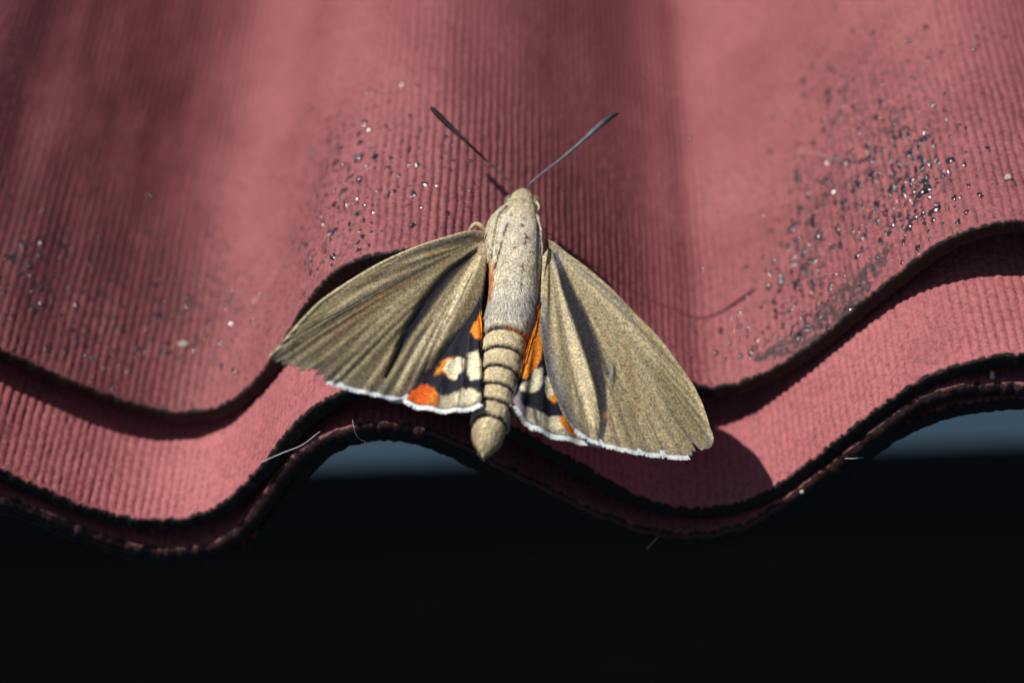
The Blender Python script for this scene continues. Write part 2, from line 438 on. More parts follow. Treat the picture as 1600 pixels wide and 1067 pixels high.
    me = make_mesh(name, co.reshape(-1, 3), quads=grid_quads(nr, nc), attrs={'edge': E.ravel(), 'stain_shade': st.ravel(), 'grime_tone': gr.ravel()})
    o = link(name, me, mat or MAT_SHEET)
    return o
def blob(X, Y, cx, cy, rx, ry): return np.exp(-(((X-cx)/rx)**2 + ((Y-cy)/ry)**2))
def stain_shade_A(X, Y, val, S, V):
    n = fbm(S*0.5, V*0.5, 41, 5); nf = fbm(S*1.6, V*1.6, 47, 4)
    pocket = sstep(0.45, 0.95, np.clip(val, 0, 1))
    reg = 0.9*blob(X, Y, 1400, 270, 120, 170) + 0.7*blob(X, Y, 1260, 380, 70, 160) + 0.85*blob(X, Y, 90, 420, 190, 190) + 0.8*blob(X, Y, 500, 300, 60, 160) + 0.7*blob(X, Y, 330, 500, 160, 120)
    reg = reg + 0.4*blob(X, Y, 700, 330, 120, 130) + 0.5*blob(X, Y, 1340, 120, 90, 90)
    s = np.clip(reg, 0, 1)*pocket*sstep(0.48, 0.6, n)*0.95
    s = np.maximum(s, np.clip(reg, 0, 1)*sstep(0.60, 0.68, nf)*0.8)
    right = sstep(1180, 1300, X)
    s = np.maximum(s, (0.5 + 0.3*right)*sstep(0.75 - 0.1*right, 1.25 - 0.12*right, val + 0.5*(nf - 0.5))*sstep(0.3, 0.6, n))  # weave pits darkened: dirt and their occlusion painted together
    # grey smear beside the edge
    d, t = pline(X, Y, [(1180, 560), (1250, 535), (1310, 480), (1365, 420), (1390, 385)])
    w = np.interp(t, [0, .25, .6, 1], [8, 22, 30, 8])
    s = np.maximum(s, 0.85*(1 - sstep(w*0.5, w*1.05, d))*sstep(0.33, 0.5, nf))
    return np.clip(s, 0, 1)
def stain_shade_B(X, Y, val, S, V):
    return 0.55*sstep(0.6, 1.0, val)*sstep(0.5, 0.62, fbm(S*0.4, V*0.4, 61, 4))*sstep(300, 60, X) + 0.4*sstep(1150, 1300, X)*sstep(0.9, 1.4, val + 0.5*(fbm(S*1.6, V*1.6, 69, 3) - 0.5)) + 0.25*sstep(0.70, 0.76, fbm(S*1.3, V*1.3, 67, 4))  # pits at right take dirt and occlusion shade as colour
def grime_tone_A(U, V, S):                         # weathered, dirtier band down the left flank, and a darker band past the crest
    w = 7*(fbm(V*0.03, S*0.03, 83, 3) - 0.5)
    a = sstep(-84, -72, U + w)*(1 - sstep(-52, -34, U + w))
    b = 0.55*sstep(4, 18, U + w)*(1 - sstep(28, 44, U + w))*sstep(2, 14, V)
    return np.clip((a + b)*(0.72 + 0.5*(fbm(S*0.25, V*0.06, 85, 4) - 0.5)*2), 0, 1)
sheet_a = build_sheet('corrugated_sheet', HA, VA, 48, 620, 101, stain_shade_A, grime_tone=grime_tone_A)
tag(sheet_a, 'uppermost red corrugated sheet with black tar specks, the moth\'s head on it', 'roofing sheet', 'stacked corrugated roofing sheets')
sheet_b = build_sheet('corrugated_sheet', HB, VB, 27, 45, 202, stain_shade_B, fray=0.4, mat=MAT_FRESH)
tag(sheet_b, 'second red corrugated sheet, a clean woven strip jutting below the tar specked one', 'roofing sheet', 'stacked corrugated roofing sheets')
sheet_c = build_sheet('corrugated_sheet', HC, VC, 6, 40, 303, None, fray=0.5, dv=0.4, du=0.3, edge_paint=0.25)
tag(sheet_c, 'third corrugated sheet, only its torn reddish rim showing in the shade', 'roofing sheet', 'stacked corrugated roofing sheets')
sheet_d = build_sheet('corrugated_sheet', HD, VD, 4, 40, 404, None, fray=0.4, dv=0.5, du=0.3)
tag(sheet_d, 'lowest corrugated sheet, a dark brown edge against the black gap', 'roofing sheet', 'stacked corrugated roofing sheets')

def hit_A(x, y):                              # pixel -> point on the uppermost sheet
    q = ray(x, y); t = np.linspace(250, 620, 900)
    P = CP + q*t[:, None]
    below = P[:, 2] < hA(P[:, 0])
    i = int(np.argmax(below))
    if not below[i] or P[i, 1] < 0.6: return None
    return P[i]
def hit_B(x, y):
    q = ray(x, y); t = np.linspace(250, 620, 900)
    P = CP + q*t[:, None]
    below = P[:, 2] < hB(P[:, 0]); i = int(np.argmax(below))
    return P[i] if below[i] else None
def prof_n(H, u):
    s = (np.interp(u+0.4, U_TAB, H) - np.interp(u-0.4, U_TAB, H))/0.8
    n = np.array([-s, 0, 1.0]); return n/np.linalg.norm(n)

def tar_specks():
    co = []; fa = []; k = 0
    regions = [  # cx, cy, rx, ry, count, size
        (1395, 275, 80, 110, 520, .40), (1320, 320, 75, 150, 330, .40), (1265, 420, 60, 90, 170, .42), (1440, 300, 55, 55, 90, .52), (1330, 110, 90, 80, 120, .34),
        (1540, 60, 22, 16, 22, .30), (520, 310, 55, 105, 190, .42), (585, 250, 70, 100, 130, .36), (690, 270, 80, 110, 110, .30), (110, 470, 140, 80, 230, .42), (330, 490, 90, 80, 120, .42),
        (1120, 500, 70, 60, 60, .34), (1210, 500, 60, 50, 90, .40), (480, 390, 30, 30, 40, .42), (200, 560, 120, 40, 60, .40), (40, 380, 60, 60, 60, .42), (1180, 200, 120, 180, 40, .3)]
    for cx, cy, rx, ry, cnt, sz in regions:
        for _ in range(cnt):
            x = cx + rx*random.gauss(0, 0.62); y = cy + ry*random.gauss(0, 0.62)
            p = hit_A(x, y)
            if p is None: continue
            n = prof_n(HA, p[0]); t1 = np.array([n[2], 0, -n[0]]); t2 = np.array([0, 1., 0])
            s = min(sz*random.lognormvariate(-0.32, 0.38), 0.62)
            a, b, c = s*random.uniform(.7, 1.15), s*random.uniform(.8, 1.9), s*random.uniform(.35, .6)
            an = random.gauss(0, 0.45); ca, sa = math.cos(an), math.sin(an)
            e1, e2 = t1*ca + t2*sa, t2*ca - t1*sa
            V = ICO_V*(1 + 0.26*rng.standard_normal((len(ICO_V), 1)))
            co.append(p + n*0.05 + V[:, :1]*e1*a + V[:, 1:2]*e2*b + V[:, 2:]*n*c); fa.append(ICO_F + k); k += len(ICO_V)
    for x, y in [(640,183),(571,322),(590,300),(615,300),(562,210),(481,383),(490,242),(1075,218),(250,440),(275,465),(280,492),(345,535),(398,475),(396,503),(152,503),(130,525),(190,515),(18,492),(50,485),(215,545),(60,400),(232,363),
                 (1447,44),(1334,12),(1305,187),(1399,195),(1330,240),(1448,278),(1474,276),(1245,268),(1375,318),(1235,485),(1210,410),(1166,418),(1118,552),(1136,562),(1157,557),(1290,560),(1200,445),(1255,395),(1325,490),(1345,520),(760,330),(735,300),(1430,340),(1460,345),(1500,310)]:
        p = hit_A(x, y)
        if p is None: continue
        n = prof_n(HA, p[0]); t1 = np.array([n[2], 0, -n[0]]); t2 = np.array([0, 1., 0]); s = random.uniform(.42, .6)
        V = ICO_V*(1 + 0.06*rng.standard_normal((len(ICO_V), 1)))
        co.append(p + n*0.1 + V[:, :1]*t1*s + V[:, 1:2]*t2*s*random.uniform(.8, 1.3) + V[:, 2:]*n*s*0.6); fa.append(ICO_F + k); k += len(ICO_V)
    return make_mesh('tar_specks', np.vstack(co), tris=np.vstack(fa))
ts = link('tar_specks', tar_specks(), MAT_TAR, sheet_a); ts['kind'] = 'stuff'

# ------------------------------------------------------------------ the moth
M0 = on_n(803., 420., -6.0)
moth = bpy.data.objects.new('moth', None); scene.collection.objects.link(moth)
moth.location = W(M0); moth['_o'] = tuple(W(M0)); moth.empty_display_size = 0.01
tag(moth, 'brown moth with spread wings and orange, black and cream hindwings', 'moth')

def build_wing(name, base, outline, plane, colour, relief, nb=420, nr=150, jitter=None, notches=(), mat=None, thick=0.16, nbase=0.02):
    bnd = curve(outline, nb)
    s = np.linspace(0, 1, nb)
    if jitter is not None: bnd = bnd + (bnd - base)/np.linalg.norm(bnd - base, axis=1)[:, None]*jitter(s, bnd)[:, None]
    for nx, ny, wd, dp in notches:
        d = np.hypot(bnd[:, 0]-nx, bnd[:, 1]-ny)
        pull = dp*np.clip(1 - d/wd, 0, 1)
        v = bnd - base; ln = np.linalg.norm(v, axis=1)
        bnd = base + v*((ln - pull)/ln)[:, None]
    r = nbase + (1-nbase)*np.linspace(0, 1, nr)**0.8
    X = base[0] + (bnd[None, :, 0] - base[0])*r[:, None]
    Y = base[1] + (bnd[None, :, 1] - base[1])*r[:, None]
    R = np.broadcast_to(r[:, None], X.shape); S = np.broadcast_to(s[None], X.shape)
    pp = [on_n(np.array(float(a)), np.array(float(b)), c) for a, b, c in plane]
    nrm = np.cross(pp[1]-pp[0], pp[2]-pp[0]); nrm /= np.linalg.norm(nrm)
    if nrm[2] < 0: nrm = -nrm
    co = on_plane(X, Y, pp[0], nrm)
    co = co + nrm*relief(X, Y, R, S)[..., None]
    col = np.clip(colour(X, Y, R, S), 0.002, 0.9)
    # a wing has two faces: the underside follows the upper one
    full = np.concatenate([co.reshape(-1, 3), (co - nrm*thick).reshape(-1, 3)])
    q = grid_quads(nr, nb); n0 = nr*nb
    e = (nr-1)*nb + np.arange(nb-1); rim = np.stack([e, e+1, e+1+n0, e+n0], -1)
    ctr = q[:, ::-1] + n0
    quads = np.vstack([q, ctr, rim])
    c2 = np.concatenate([col.reshape(-1, 3), col.reshape(-1, 3)*0.8])
    me = make_mesh(name, full, quads=quads, attrs={'Col': c2}, origin=co[0, 0])
    o = link(name, me, mat or MAT_WING, moth, origin=co[0, 0])
    # make faces point up
    return o, bnd, pp[0], nrm, relief, co[-1]

def fringe(parent, edge_co, nrm, base_co, i0, i1, length, width, seed, gaps=(), tint=(0.8, 0.84, 0.84)):
    """a row of flat white scales along a stretch of the wing margin"""
    r = np.random.default_rng(seed)
    e = edge_co[i0:i1]
    L = np.concatenate([[0], np.cumsum(np.linalg.norm(np.diff(e, axis=0), axis=1))])
    co = []; qd = []; k = 0; s = 0.0
    while s < L[-1]:
        w = width*r.uniform(0.6, 1.3)
        p = np.array([np.interp(s, L, e[:, j]) for j in range(3)])
        p2 = np.array([np.interp(min(s + 0.6, L[-1]), L, e[:, j]) for j in range(3)])
        t = p2 - p; tn = np.linalg.norm(t)
        if tn < 1e-6: break
        t /= tn
        out = np.cross(t, nrm)
        if out @ (p - base_co) < 0: out = -out
        out = out + 0.12*t*r.standard_normal(); ln = length*r.uniform(0.85, 1.12)
        if r.random() < 0.05: ln *= 0.3
        up = nrm*0.05
        lift = nrm*r.uniform(-0.04, 0.05)
        a, b = p - t*w*0.55 - out*0.30, p + t*w*0.55 - out*0.30
        c, d = p + t*w*0.4 + out*ln + lift, p - t*w*0.4 + out*ln*r.uniform(.85, 1) + lift
        co += [a + up, b + up, c + up*0.6, d + up*0.6, a - up, b - up, c - up*0.6, d - up*0.6]
        for f in [(0,1,2,3), (7,6,5,4), (0,4,5,1), (1,5,6,2), (2,6,7,3), (3,7,4,0)]: qd.append([x + k for x in f])
        k += 8; s += w*0.95
    me = make_mesh('fringe', np.array(co), quads=np.array(qd), smooth=False, origin=edge_co[i0])
    o = link('fringe', me, MAT_FRINGE, parent, origin=edge_co[i0]); o['kind'] = 'stuff'
    return o
def near(bnd, x, y): return int(np.argmin(np.hypot(bnd[:, 0]-x, bnd[:, 1]-y)))

OLIVE = np.array([0.285, 0.235, 0.135]); PALE = np.array([0.62, 0.53, 0.33]); DARK = np.array([0.028, 0.026, 0.034])
BROWN = np.array([0.22, 0.135, 0.07]); GREYV = np.array([0.10, 0.095, 0.10])
def fan(R, S, seed, freq=46):
    """streaks that follow the veins"""
    return fbm(S*freq, R*2.2, seed, 3)

# --- left forewing
LB = np.array([752., 376.])
L_OUT = [(757,366),(735,362),(700,370),(650,386),(600,408),(550,436),(500,471),(470,500),(445,529),(430,547),(420,557),(424,563),(440,566),(456,573),(470,577),(488,580),(502,588),(513,597),(540,605),(570,612),(600,617),(622,618),(640,612),(657,600),(677,582),(702,559),(723,537),(740,516),(752,492),(758,455),(761,415)]
LV = [(745,392),(705,428),(668,474),(634,528),(604,588)]
def left_col(X, Y, R, S):
    c = np.broadcast_to(OLIVE, X.shape + (3,)).copy()
    f = fan(R, S, 11); f2 = fan(R, S, 15, 120)
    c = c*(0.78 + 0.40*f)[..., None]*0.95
    c = mix(c, PALE*0.8, sstep(0.56, 0.75, f2)*0.28*sstep(0.2, 0.5, R))
    c = mix(c, BROWN, sstep(0.5, 0.7, fan(R, S, 21, 26))*0.3*sstep(0.3, 0.6, R))
    # dark band below the front margin, brown streaks of the cell
    c = mix(c, DARK*2.2, 0.7*streak(X, Y, [(740,370),(690,384),(640,402),(585,430)], [3, 6, 5, 1]))
    c = mix(c, PALE*0.85, 0.75*streak(X, Y, [(735,378),(680,398),(610,432),(540,478),(470,535)], [2, 6, 8, 8, 4]))
    c = mix(c, DARK*2.5, 0.55*streak(X, Y, [(700,402),(640,432),(560,470),(500,515)], [2, 4, 7, 3]))
    c = mix(c, BROWN*1.1, 0.55*streak(X, Y, [(660,432),(600,462),(540,510),(490,565)], [3, 9, 10, 6]))
    c = mix(c, PALE*0.7, 0.6*streak(X, Y, [(690,425),(620,475),(560,540),(530,590)], [2, 7, 9, 7]))
    # pale ray, then the dark ray in front of it
    c = mix(c, PALE*1.3, 0.9*streak(X, Y, [(746,405),(722,450),(690,505),(655,560),(628,605)], [5, 14, 17, 16, 12]))
    c = mix(c, DARK, 0.95*streak(X, Y, LV, [4, 11, 12, 8, 2], 0.7))
    c = mix(c, DARK, 0.9*streak(X, Y, [(735,395),(690,440),(650,500),(615,545)], [2, 9, 12, 3], 0.8))
    c = mix(c, DARK*2, 0.6*streak(X, Y, [(672,508),(650,535),(625,580)], [3, 7, 2], 0.8))
    c = mix(c, DARK*3, 0.5*streak(X, Y, [(738,425),(712,480),(675,545),(650,590)], [1, 3, 3, 2]))
    c = mix(c, GREYV*1.6, 0.55*streak(X, Y, [(752,470),(725,520),(690,560),(655,592)], [6, 13, 13, 8], 0.7))
    c = mix(c, DARK*1.3, 0.85*streak(X, Y, [(756,440),(748,492),(736,519),(702,561),(668,592),(640,612)], [3, 5, 5, 6, 5, 3], 0.8))
    # vein lines and the mottled outer margin
    veins = np.abs(((S*38 + 2.6*noise(S*9, R*1.5, 5) + 0.7*noise(S*30, R*2, 7)) % 1) - 0.5)
    outer = sstep(0.45, 0.95, R)*sstep(0.36, 0.42, S)*(1 - sstep(0.70, 0.74, S))
    c = mix(c, DARK*2.6, 0.5*outer*(1 - sstep(0.03, 0.15, veins)))
    c = mix(c, np.array([0.33, 0.27, 0.2]), 0.35*outer*sstep(0.3, 0.5, veins))
    c = mix(c, GREYV*1.8, 0.4*sstep(0.9, 1.0, R)*outer)
    # rusty flecks, costal edge
    for px, py, rr in ((670, 403, 5), (685, 398, 3.5), (692, 413, 4)):
        c = mix(c, np.array([0.42, 0.12, 0.03]), 0.85*blob(X + 2*noise(X*.5, Y*.5, 3), Y, px, py, rr, rr*0.6))
    d, t = pline(X, Y, L_OUT[:11])
    c = mix(c, np.array([0.62, 0.52, 0.34]), 0.9*(1 - sstep(2.5, 5.0, d)))
    c = mix(c, np.array([0.5, 0.42, 0.28]), 0.7*blob(X, Y, 752, 385, 12, 22))
    c = mix(c, c*0.45, 0.8*streak(X, Y, [(725,380),(660,405),(590,440),(520,490),(455,545)], [6, 16, 20, 18, 10], 0.9)*sstep(0.35, 0.65, fan(R, S, 25, 30)))
    c = mix(c, c*0.55, 0.7*streak(X, Y, [(600,500),(550,550),(500,575)], [10, 26, 24], 0.9)*sstep(0.4, 0.65, fan(R, S, 27, 34)))
    c = mix(c, c*0.5, 0.7*streak(X, Y, [(700,415),(650,470),(600,540),(570,590)], [6, 16, 20, 16], 0.9)*sstep(0.4, 0.6, fan(R, S, 29, 26)))
    return c*0.84*(0.80 + 0.4*fbm(X*0.25, Y*0.25, 31, 3))[..., None]  # whole wing toned down: its raking shade put into the colour
def left_rel(X, Y, R, S):
    z = 1.5*np.sin(np.clip(R, 0, 1)*math.pi)*0.6
    z = z + 0.11*np.cos(2*math.pi*(S*38 + 2.6*noise(S*9, R*1.5, 5) + 0.7*noise(S*30, R*2, 7)))*sstep(0.3, 0.9, R)*sstep(0.36, 0.42, S)*(1 - sstep(0.66, 0.78, S))
    z = z + 0.15*np.cos(2*math.pi*(S*8.2 + 0.9*noise(S*5, R*1.5, 8)))*sstep(0.1, 0.55, R)*(1 - 0.3*R)*sstep(0.1, 0.3, S)*(1 - sstep(0.72, 0.86, S))
    z = z - 0.55*streak(X, Y, LV, [3, 11, 14, 10, 4], 0.9)
    d, t = pline(X, Y, L_OUT[:11]); z = z + 0.25*(1 - sstep(2, 7, d))
    z = z - 0.9*sstep(0.75, 1.0, R)*sstep(0.62, 0.75, S)
    return z + 0.05*fbm(X*0.12, Y*0.12, 33, 3)
def left_jit(s, b):
    rag = sstep(422, 430, b[:, 0])*(1 - sstep(500, 515, b[:, 0]))*sstep(560, 566, b[:, 1])
    soft = (b[:, 1] > 560)
    return rag*8.0*(noise(b[:, 0]*0.22, b[:, 1]*0.05, 71) - 0.65)*2 + soft*1.6*(noise(b[:, 0]*0.5, b[:, 1]*0.3, 72) - 0.5)
lf, lf_b, lf_o, lf_n, _, lf_edge = build_wing('forewing', LB, L_OUT, [(752, 376, -0.8), (420, 557, 7.5), (640, 612, -1.6)], left_col, left_rel, nb=520, jitter=left_jit,
    notches=[(436, 566, 4, 14), (455, 573, 3, 8), (468, 577, 3, 9), (487, 581, 4, 10), (503, 588, 3, 8), (530, 603, 2.5, 9)])
lf['label'] = 'darker, deeply furrowed forewing over the wave crest'
fringe(lf, lf_edge, lf_n, lf_edge.mean(0), near(lf_b, 512, 596), near(lf_b, 642, 611), 0.5, 0.30, 1)

# --- right forewing
RB = np.array([858., 386.])
R_OUT = [(850,372),(864,381),(885,396),(925,427),(972,469),(1012,511),(1047,551),(1076,592),(1096,631),(1109,665),(1115,688),(1111,699),(1098,704),(1086,708),(1076,714),(1050,714),(1028,711),(1000,708),(970,702),(940,694),(915,683),(895,668),(880,648),(869,620),(858,588),(849,550),(843,510),(842,470),(845,430),(848,400)]
def right_col(X, Y, R, S):
    c = np.broadcast_to(OLIVE*1.28, X.shape + (3,)).copy()  # brighter base: the fuller sunlight on this wing put into its colour
    f = fan(R, S, 12, 40); f2 = fan(R, S, 16, 110)
    c = c*(0.80 + 0.42*f)[..., None]
    c = mix(c, PALE, sstep(0.5, 0.75, f2)*0.35)
    c = mix(c, PALE*0.95, 0.6*streak(X, Y, [(880,405),(930,455),(985,520),(1020,580)], [8, 22, 26, 14], 0.8))
    c = mix(c, np.array([0.25, 0.225, 0.12]), 0.55*streak(X, Y, [(1000,560),(1040,610),(1070,670)], [10, 30, 34], 0.8))
    c = mix(c, GREYV*2.0, 0.55*streak(X, Y, [(875,400),(920,437),(968,482),(1008,528)], [2, 6, 7, 3], 0.8))
    c = mix(c, PALE*0.95, 0.5*streak(X, Y, [(980,545),(1010,590),(1035,640)], [2, 5, 6], 0.8))
    c = mix(c, BROWN*1.2, 0.4*streak(X, Y, [(975,545),(985,600),(990,650)], [5, 12, 10], 0.8))
    # pale ray, dark ray, blue-grey hind margin
    c = mix(c, PALE*1.28, 0.92*streak(X, Y, [(862,410),(878,470),(895,540),(912,600),(930,660)], [4, 13, 15, 15, 10]))
    RV = [(870,400),(884,448),(903,500),(922,553),(936,605),(942,655),(940,690)]
    c = mix(c, DARK*1.1, 0.97*streak(X, Y, RV, [4, 11, 14, 15, 12, 8, 4], 0.42))
    c = mix(c, DARK*1.6, 0.75*streak(X, Y, [(905,470),(925,530),(948,590)], [2, 9, 4], 0.8))
    c = mix(c, GREYV*1.6, 0.75*streak(X, Y, [(846,470),(852,540),(868,600),(888,648),(915,680)], [6, 13, 15, 15, 8], 0.8))
    c = mix(c, DARK*2, 0.7*streak(X, Y, [(845,500),(853,560),(872,622),(890,658)], [4, 6, 6, 4], 0.8))
    c = mix(c, GREYV*1.7, 0.4*streak(X, Y, [(866,430),(876,500),(890,580),(910,650)], [1, 2, 2, 2]))
    c = mix(c, np.array([0.34, 0.34, 0.36]), 0.5*blob(X, Y, 868, 405, 10, 18))
    veins = np.abs(((S*36 + 0.5*noise(S*9, R*3, 6)) % 1) - 0.5)
    outer = sstep(0.6, 0.98, R)*sstep(0.40, 0.45, S)*(1 - sstep(0.66, 0.70, S))
    c = mix(c, DARK*3, 0.6*outer*(1 - sstep(0.02, 0.12, veins)))
    c = mix(c, GREYV*2, 0.35*sstep(0.93, 1, R)*outer)
    c = mix(c, DARK*2, 0.9*blob(X, Y, 954, 586, 6, 20)); c = mix(c, np.array([0.34, 0.36, 0.28]), 0.9*blob(X, Y, 954, 584, 3.2, 15))
    c = mix(c, np.array([0.62, 0.58, 0.42]), 0.95*blob(X, Y, 968, 513, 4, 3))
    c = mix(c, DARK*2, 0.85*streak(X, Y, [(865,395),(868,403),(872,407)], [1.5, 2, 1]))
    for px, py in ((969, 543), (951, 664), (946, 650)):
        c = mix(c, np.array([0.45, 0.2, 0.1]), 0.6*blob(X, Y, px, py, 3, 6))
    d, t = pline(X, Y, R_OUT[1:11])
    c = mix(c, np.array([0.60, 0.51, 0.34]), 0.8*(1 - sstep(1.8, 4.0, d)))
    return c*(0.88 + 0.26*fbm(X*0.25, Y*0.25, 32, 3))[..., None]
def right_rel(X, Y, R, S):
    z = 0.9*np.sin(np.clip(R, 0, 1)*math.pi)*0.6
    z = z + 0.05*np.cos(2*math.pi*(S*36 + 0.5*noise(S*9, R*3, 6)))*sstep(0.5, 0.95, R)*sstep(0.3, 0.42, S)*(1 - sstep(0.66, 0.72, S))
    z = z + 0.12*np.cos(2*math.pi*(S*8.2))*sstep(0.1, 0.5, R)
    z = z - 0.22*streak(X, Y, [(870,400),(903,500),(936,605),(940,690)], [6, 14, 14, 6], 0.9)
    z = z + 0.25*blob(X, Y, 954, 585, 4, 16)
    d, t = pline(X, Y, R_OUT[1:11]); z = z + 0.2*(1 - sstep(2, 7, d))
    return z + 0.05*fbm(X*0.12, Y*0.12, 34, 3)
def right_jit(s, b):
    m = (b[:, 1] > 640)
    return m*1.8*(noise(b[:, 0]*0.45, b[:, 1]*0.3, 73) - 0.5)
rf, rf_b, rf_o, rf_n, _, rf_edge = build_wing('forewing', RB, R_OUT, [(858, 386, -2.0), (1113, 690, -19.5), (900, 670, -9.5)], right_col, right_rel, nb=520, jitter=right_jit,
    notches=[(1092, 706, 4, 24), (1077, 713, 2.5, 12), (1038, 712, 2.5, 15), (941, 694, 3, 10), (1000, 708, 2, 8), (1084, 709, 3, 8)])
rf['label'] = 'paler, evenly lit forewing hanging over the wave trough'
_a, _b2 = sorted((near(rf_b, 1075, 714), near(rf_b, 897, 669)))
fringe(rf, rf_edge, rf_n, rf_edge.mean(0), _a, _b2, 0.5, 0.30, 2)

# --- hindwings
CREAM = np.array([0.66, 0.60, 0.42]); BLACK = np.array([0.012, 0.012, 0.02]); ORANGE = np.array([0.75, 0.24, 0.02]); RED = np.array([0.62, 0.10, 0.012])
def wob(X, Y, k=5): return X + k*(fbm(X*0.14, Y*0.14, 91, 3)-0.5)*2, Y + k*(fbm(X*0.14, Y*0.14, 95, 3)-0.5)*2
HLB = np.array([744., 455.])
HL_OUT = [(752,470),(753,510),(752,560),(753,605),(751,631),(735,637),(712,641),(682,640),(652,634),(627,626),(606,619),(600,600),(625,560),(670,500),(720,450)]
def hl_col(X, Y, R, S):
    x, y = wob(X, Y, 3.5)
    c = np.broadcast_to(BLACK, X.shape + (3,)).copy()
    P = lambda pts, s=2.0: sstep(-s, s, inpoly(x, y, pts))
    c = mix(c, ORANGE, P([(744,500),(756,480),(757,532),(747,530),(738,522),(734,518)]))
    c = mix(c, CREAM*1.1, P([(731,553),(746,549),(753,560),(754,588),(744,594),(734,590),(727,574)]))
    c = mix(c, ORANGE*0.8, P([(690,563),(708,556),(705,592),(690,582),(678,585)], 3))
    c = mix(c, CREAM*1.05, P([(700,564),(716,556),(727,562),(724,582),(712,594),(699,588),(692,576)]))
    c = mix(c, np.array([0.36, 0.31, 0.21]), P([(684,616),(712,614),(734,604),(754,616),(754,634),(720,640),(684,640)]))
    c = mix(c, CREAM, P([(712,618),(730,606),(742,610),(750,620),(735,630),(712,632)]))
    c = mix(c, RED, P([(600,640),(640,618),(660,598),(668,598),(682,616),(684,638),(640,640)]))
    c = mix(c, ORANGE*0.7, 0.8*P([(671,608),(684,616),(684,636),(668,630)], 3))
    d, t = pline(X, Y, HL_OUT[4:11]); c = mix(c, np.array([0.05, 0.045, 0.05]), 0.85*(1 - sstep(3, 6, d)))
    for a, b in (((734, 520), (715, 640)), ((722, 560), (722, 600)), ((690, 606), (683, 640)), ((733, 530), (728, 590))):
        c = mix(c, BLACK*3, 0.7*streak(X, Y, [a, b], [1.6, 1.6]))
    return c*(0.8 + 0.4*fbm(X*0.3, Y*0.3, 35, 3))[..., None]
def hind_rel(X, Y, R, S): return 0.35*np.cos(2*math.pi*S*13)*sstep(0.2, 0.8, R)*0.6 + 0.06*fbm(X*0.2, Y*0.2, 36, 3)
hl, hl_b, _, hl_n, _, hl_edge = build_wing('hindwing', HLB, HL_OUT, [(744, 455, -2.0), (606, 619, -2.6), (751, 631, -2.7)], hl_col, hind_rel, nb=380, nr=110, mat=MAT_HIND)
hl['label'] = 'black hindwing with two cream spots and a red patch'
_a, _b2 = sorted((near(hl_b, 748, 632), near(hl_b, 606, 619)))
fringe(hl, hl_edge, hl_n, hl_edge.mean(0), _a, _b2, 0.62, 0.30, 3)
HRB = np.array([846., 470.])
HR_OUT = [(838,480),(838,506),(829,540),(821,565),(812,590),(804,611),(803,628),(811,645),(822,660),(842,672),(871,682),(901,688),(930,694),(948,697),(940,660),(905,590),(875,520),(855,480)]
def hr_col(X, Y, R, S):
    x, y = wob(X, Y, 3.0)
    c = np.broadcast_to(BLACK, X.shape + (3,)).copy()
    P = lambda pts, s=1.8: sstep(-s, s, inpoly(x, y, pts))
    c = mix(c, ORANGE*1.0, P([(842,450),(836,500),(824,540),(812,588),(822,592),(834,578),(845,562),(850,535),(846,500)]))
    c = mix(c, CREAM*0.9, P([(838,574),(849,575),(849,596),(842,610),(828,614),(814,612),(812,604),(826,594)]))
    c = mix(c, CREAM, P([(850,590),(858,586),(872,616),(868,624),(858,623),(851,612)]))
    c = mix(c, ORANGE*0.9, P([(857,620),(870,616),(873,624),(864,628)], 2))
    c = mix(c, np.array([0.40, 0.35, 0.25]), P([(812,636),(826,634),(850,648),(885,655),(915,690),(860,684),(820,662)]))
    c = mix(c, CREAM*0.9, P([(845,648),(872,652),(884,672),(862,672),(845,662)]))
    c = mix(c, ORANGE*0.95, P([(872,656),(884,648),(905,676),(890,680),(878,668)]))
    c = mix(c, BLACK*2, 0.8*P([(831,634),(836,634),(842,668),(836,668)], 2))
    d, t = pline(X, Y, HR_OUT[5:9]); c = mix(c, np.array([0.34, 0.29, 0.33]), 0.7*(1 - sstep(4, 12, d)))
    d, t = pline(X, Y, HR_OUT[8:14]); c = mix(c, np.array([0.07, 0.065, 0.07]), 0.8*(1 - sstep(3, 6, d)))
    c = mix(c, BLACK*3, 0.7*streak(X, Y, [(850, 560), (843, 665)], [1.4, 1.4]))
    return c*(0.8 + 0.4*fbm(X*0.3, Y*0.3, 37, 3))[..., None]
hr, hr_b, _, hr_n, _, hr_edge = build_wing('hindwing', HRB, HR_OUT, [(846, 470, -3.0), (940, 696, -13.8), (803, 625, -4.6)], hr_col, hind_rel, nb=380, nr=110, mat=MAT_HIND,
    jitter=lambda s, b: (b[:, 1] > 600)*(b[:, 0] < 850)*4.5*(noise(b[:, 0]*0.35, b[:, 1]*0.35, 77) - 0.6))
hr['label'] = 'hindwing with a long orange inner streak and cream patches'
_a, _b2 = sorted((near(hr_b, 806, 636), near(hr_b, 940, 696)))
fringe(hr, hr_edge, hr_n, hr_edge.mean(0), _a, _b2, 0.6, 0.28, 4)

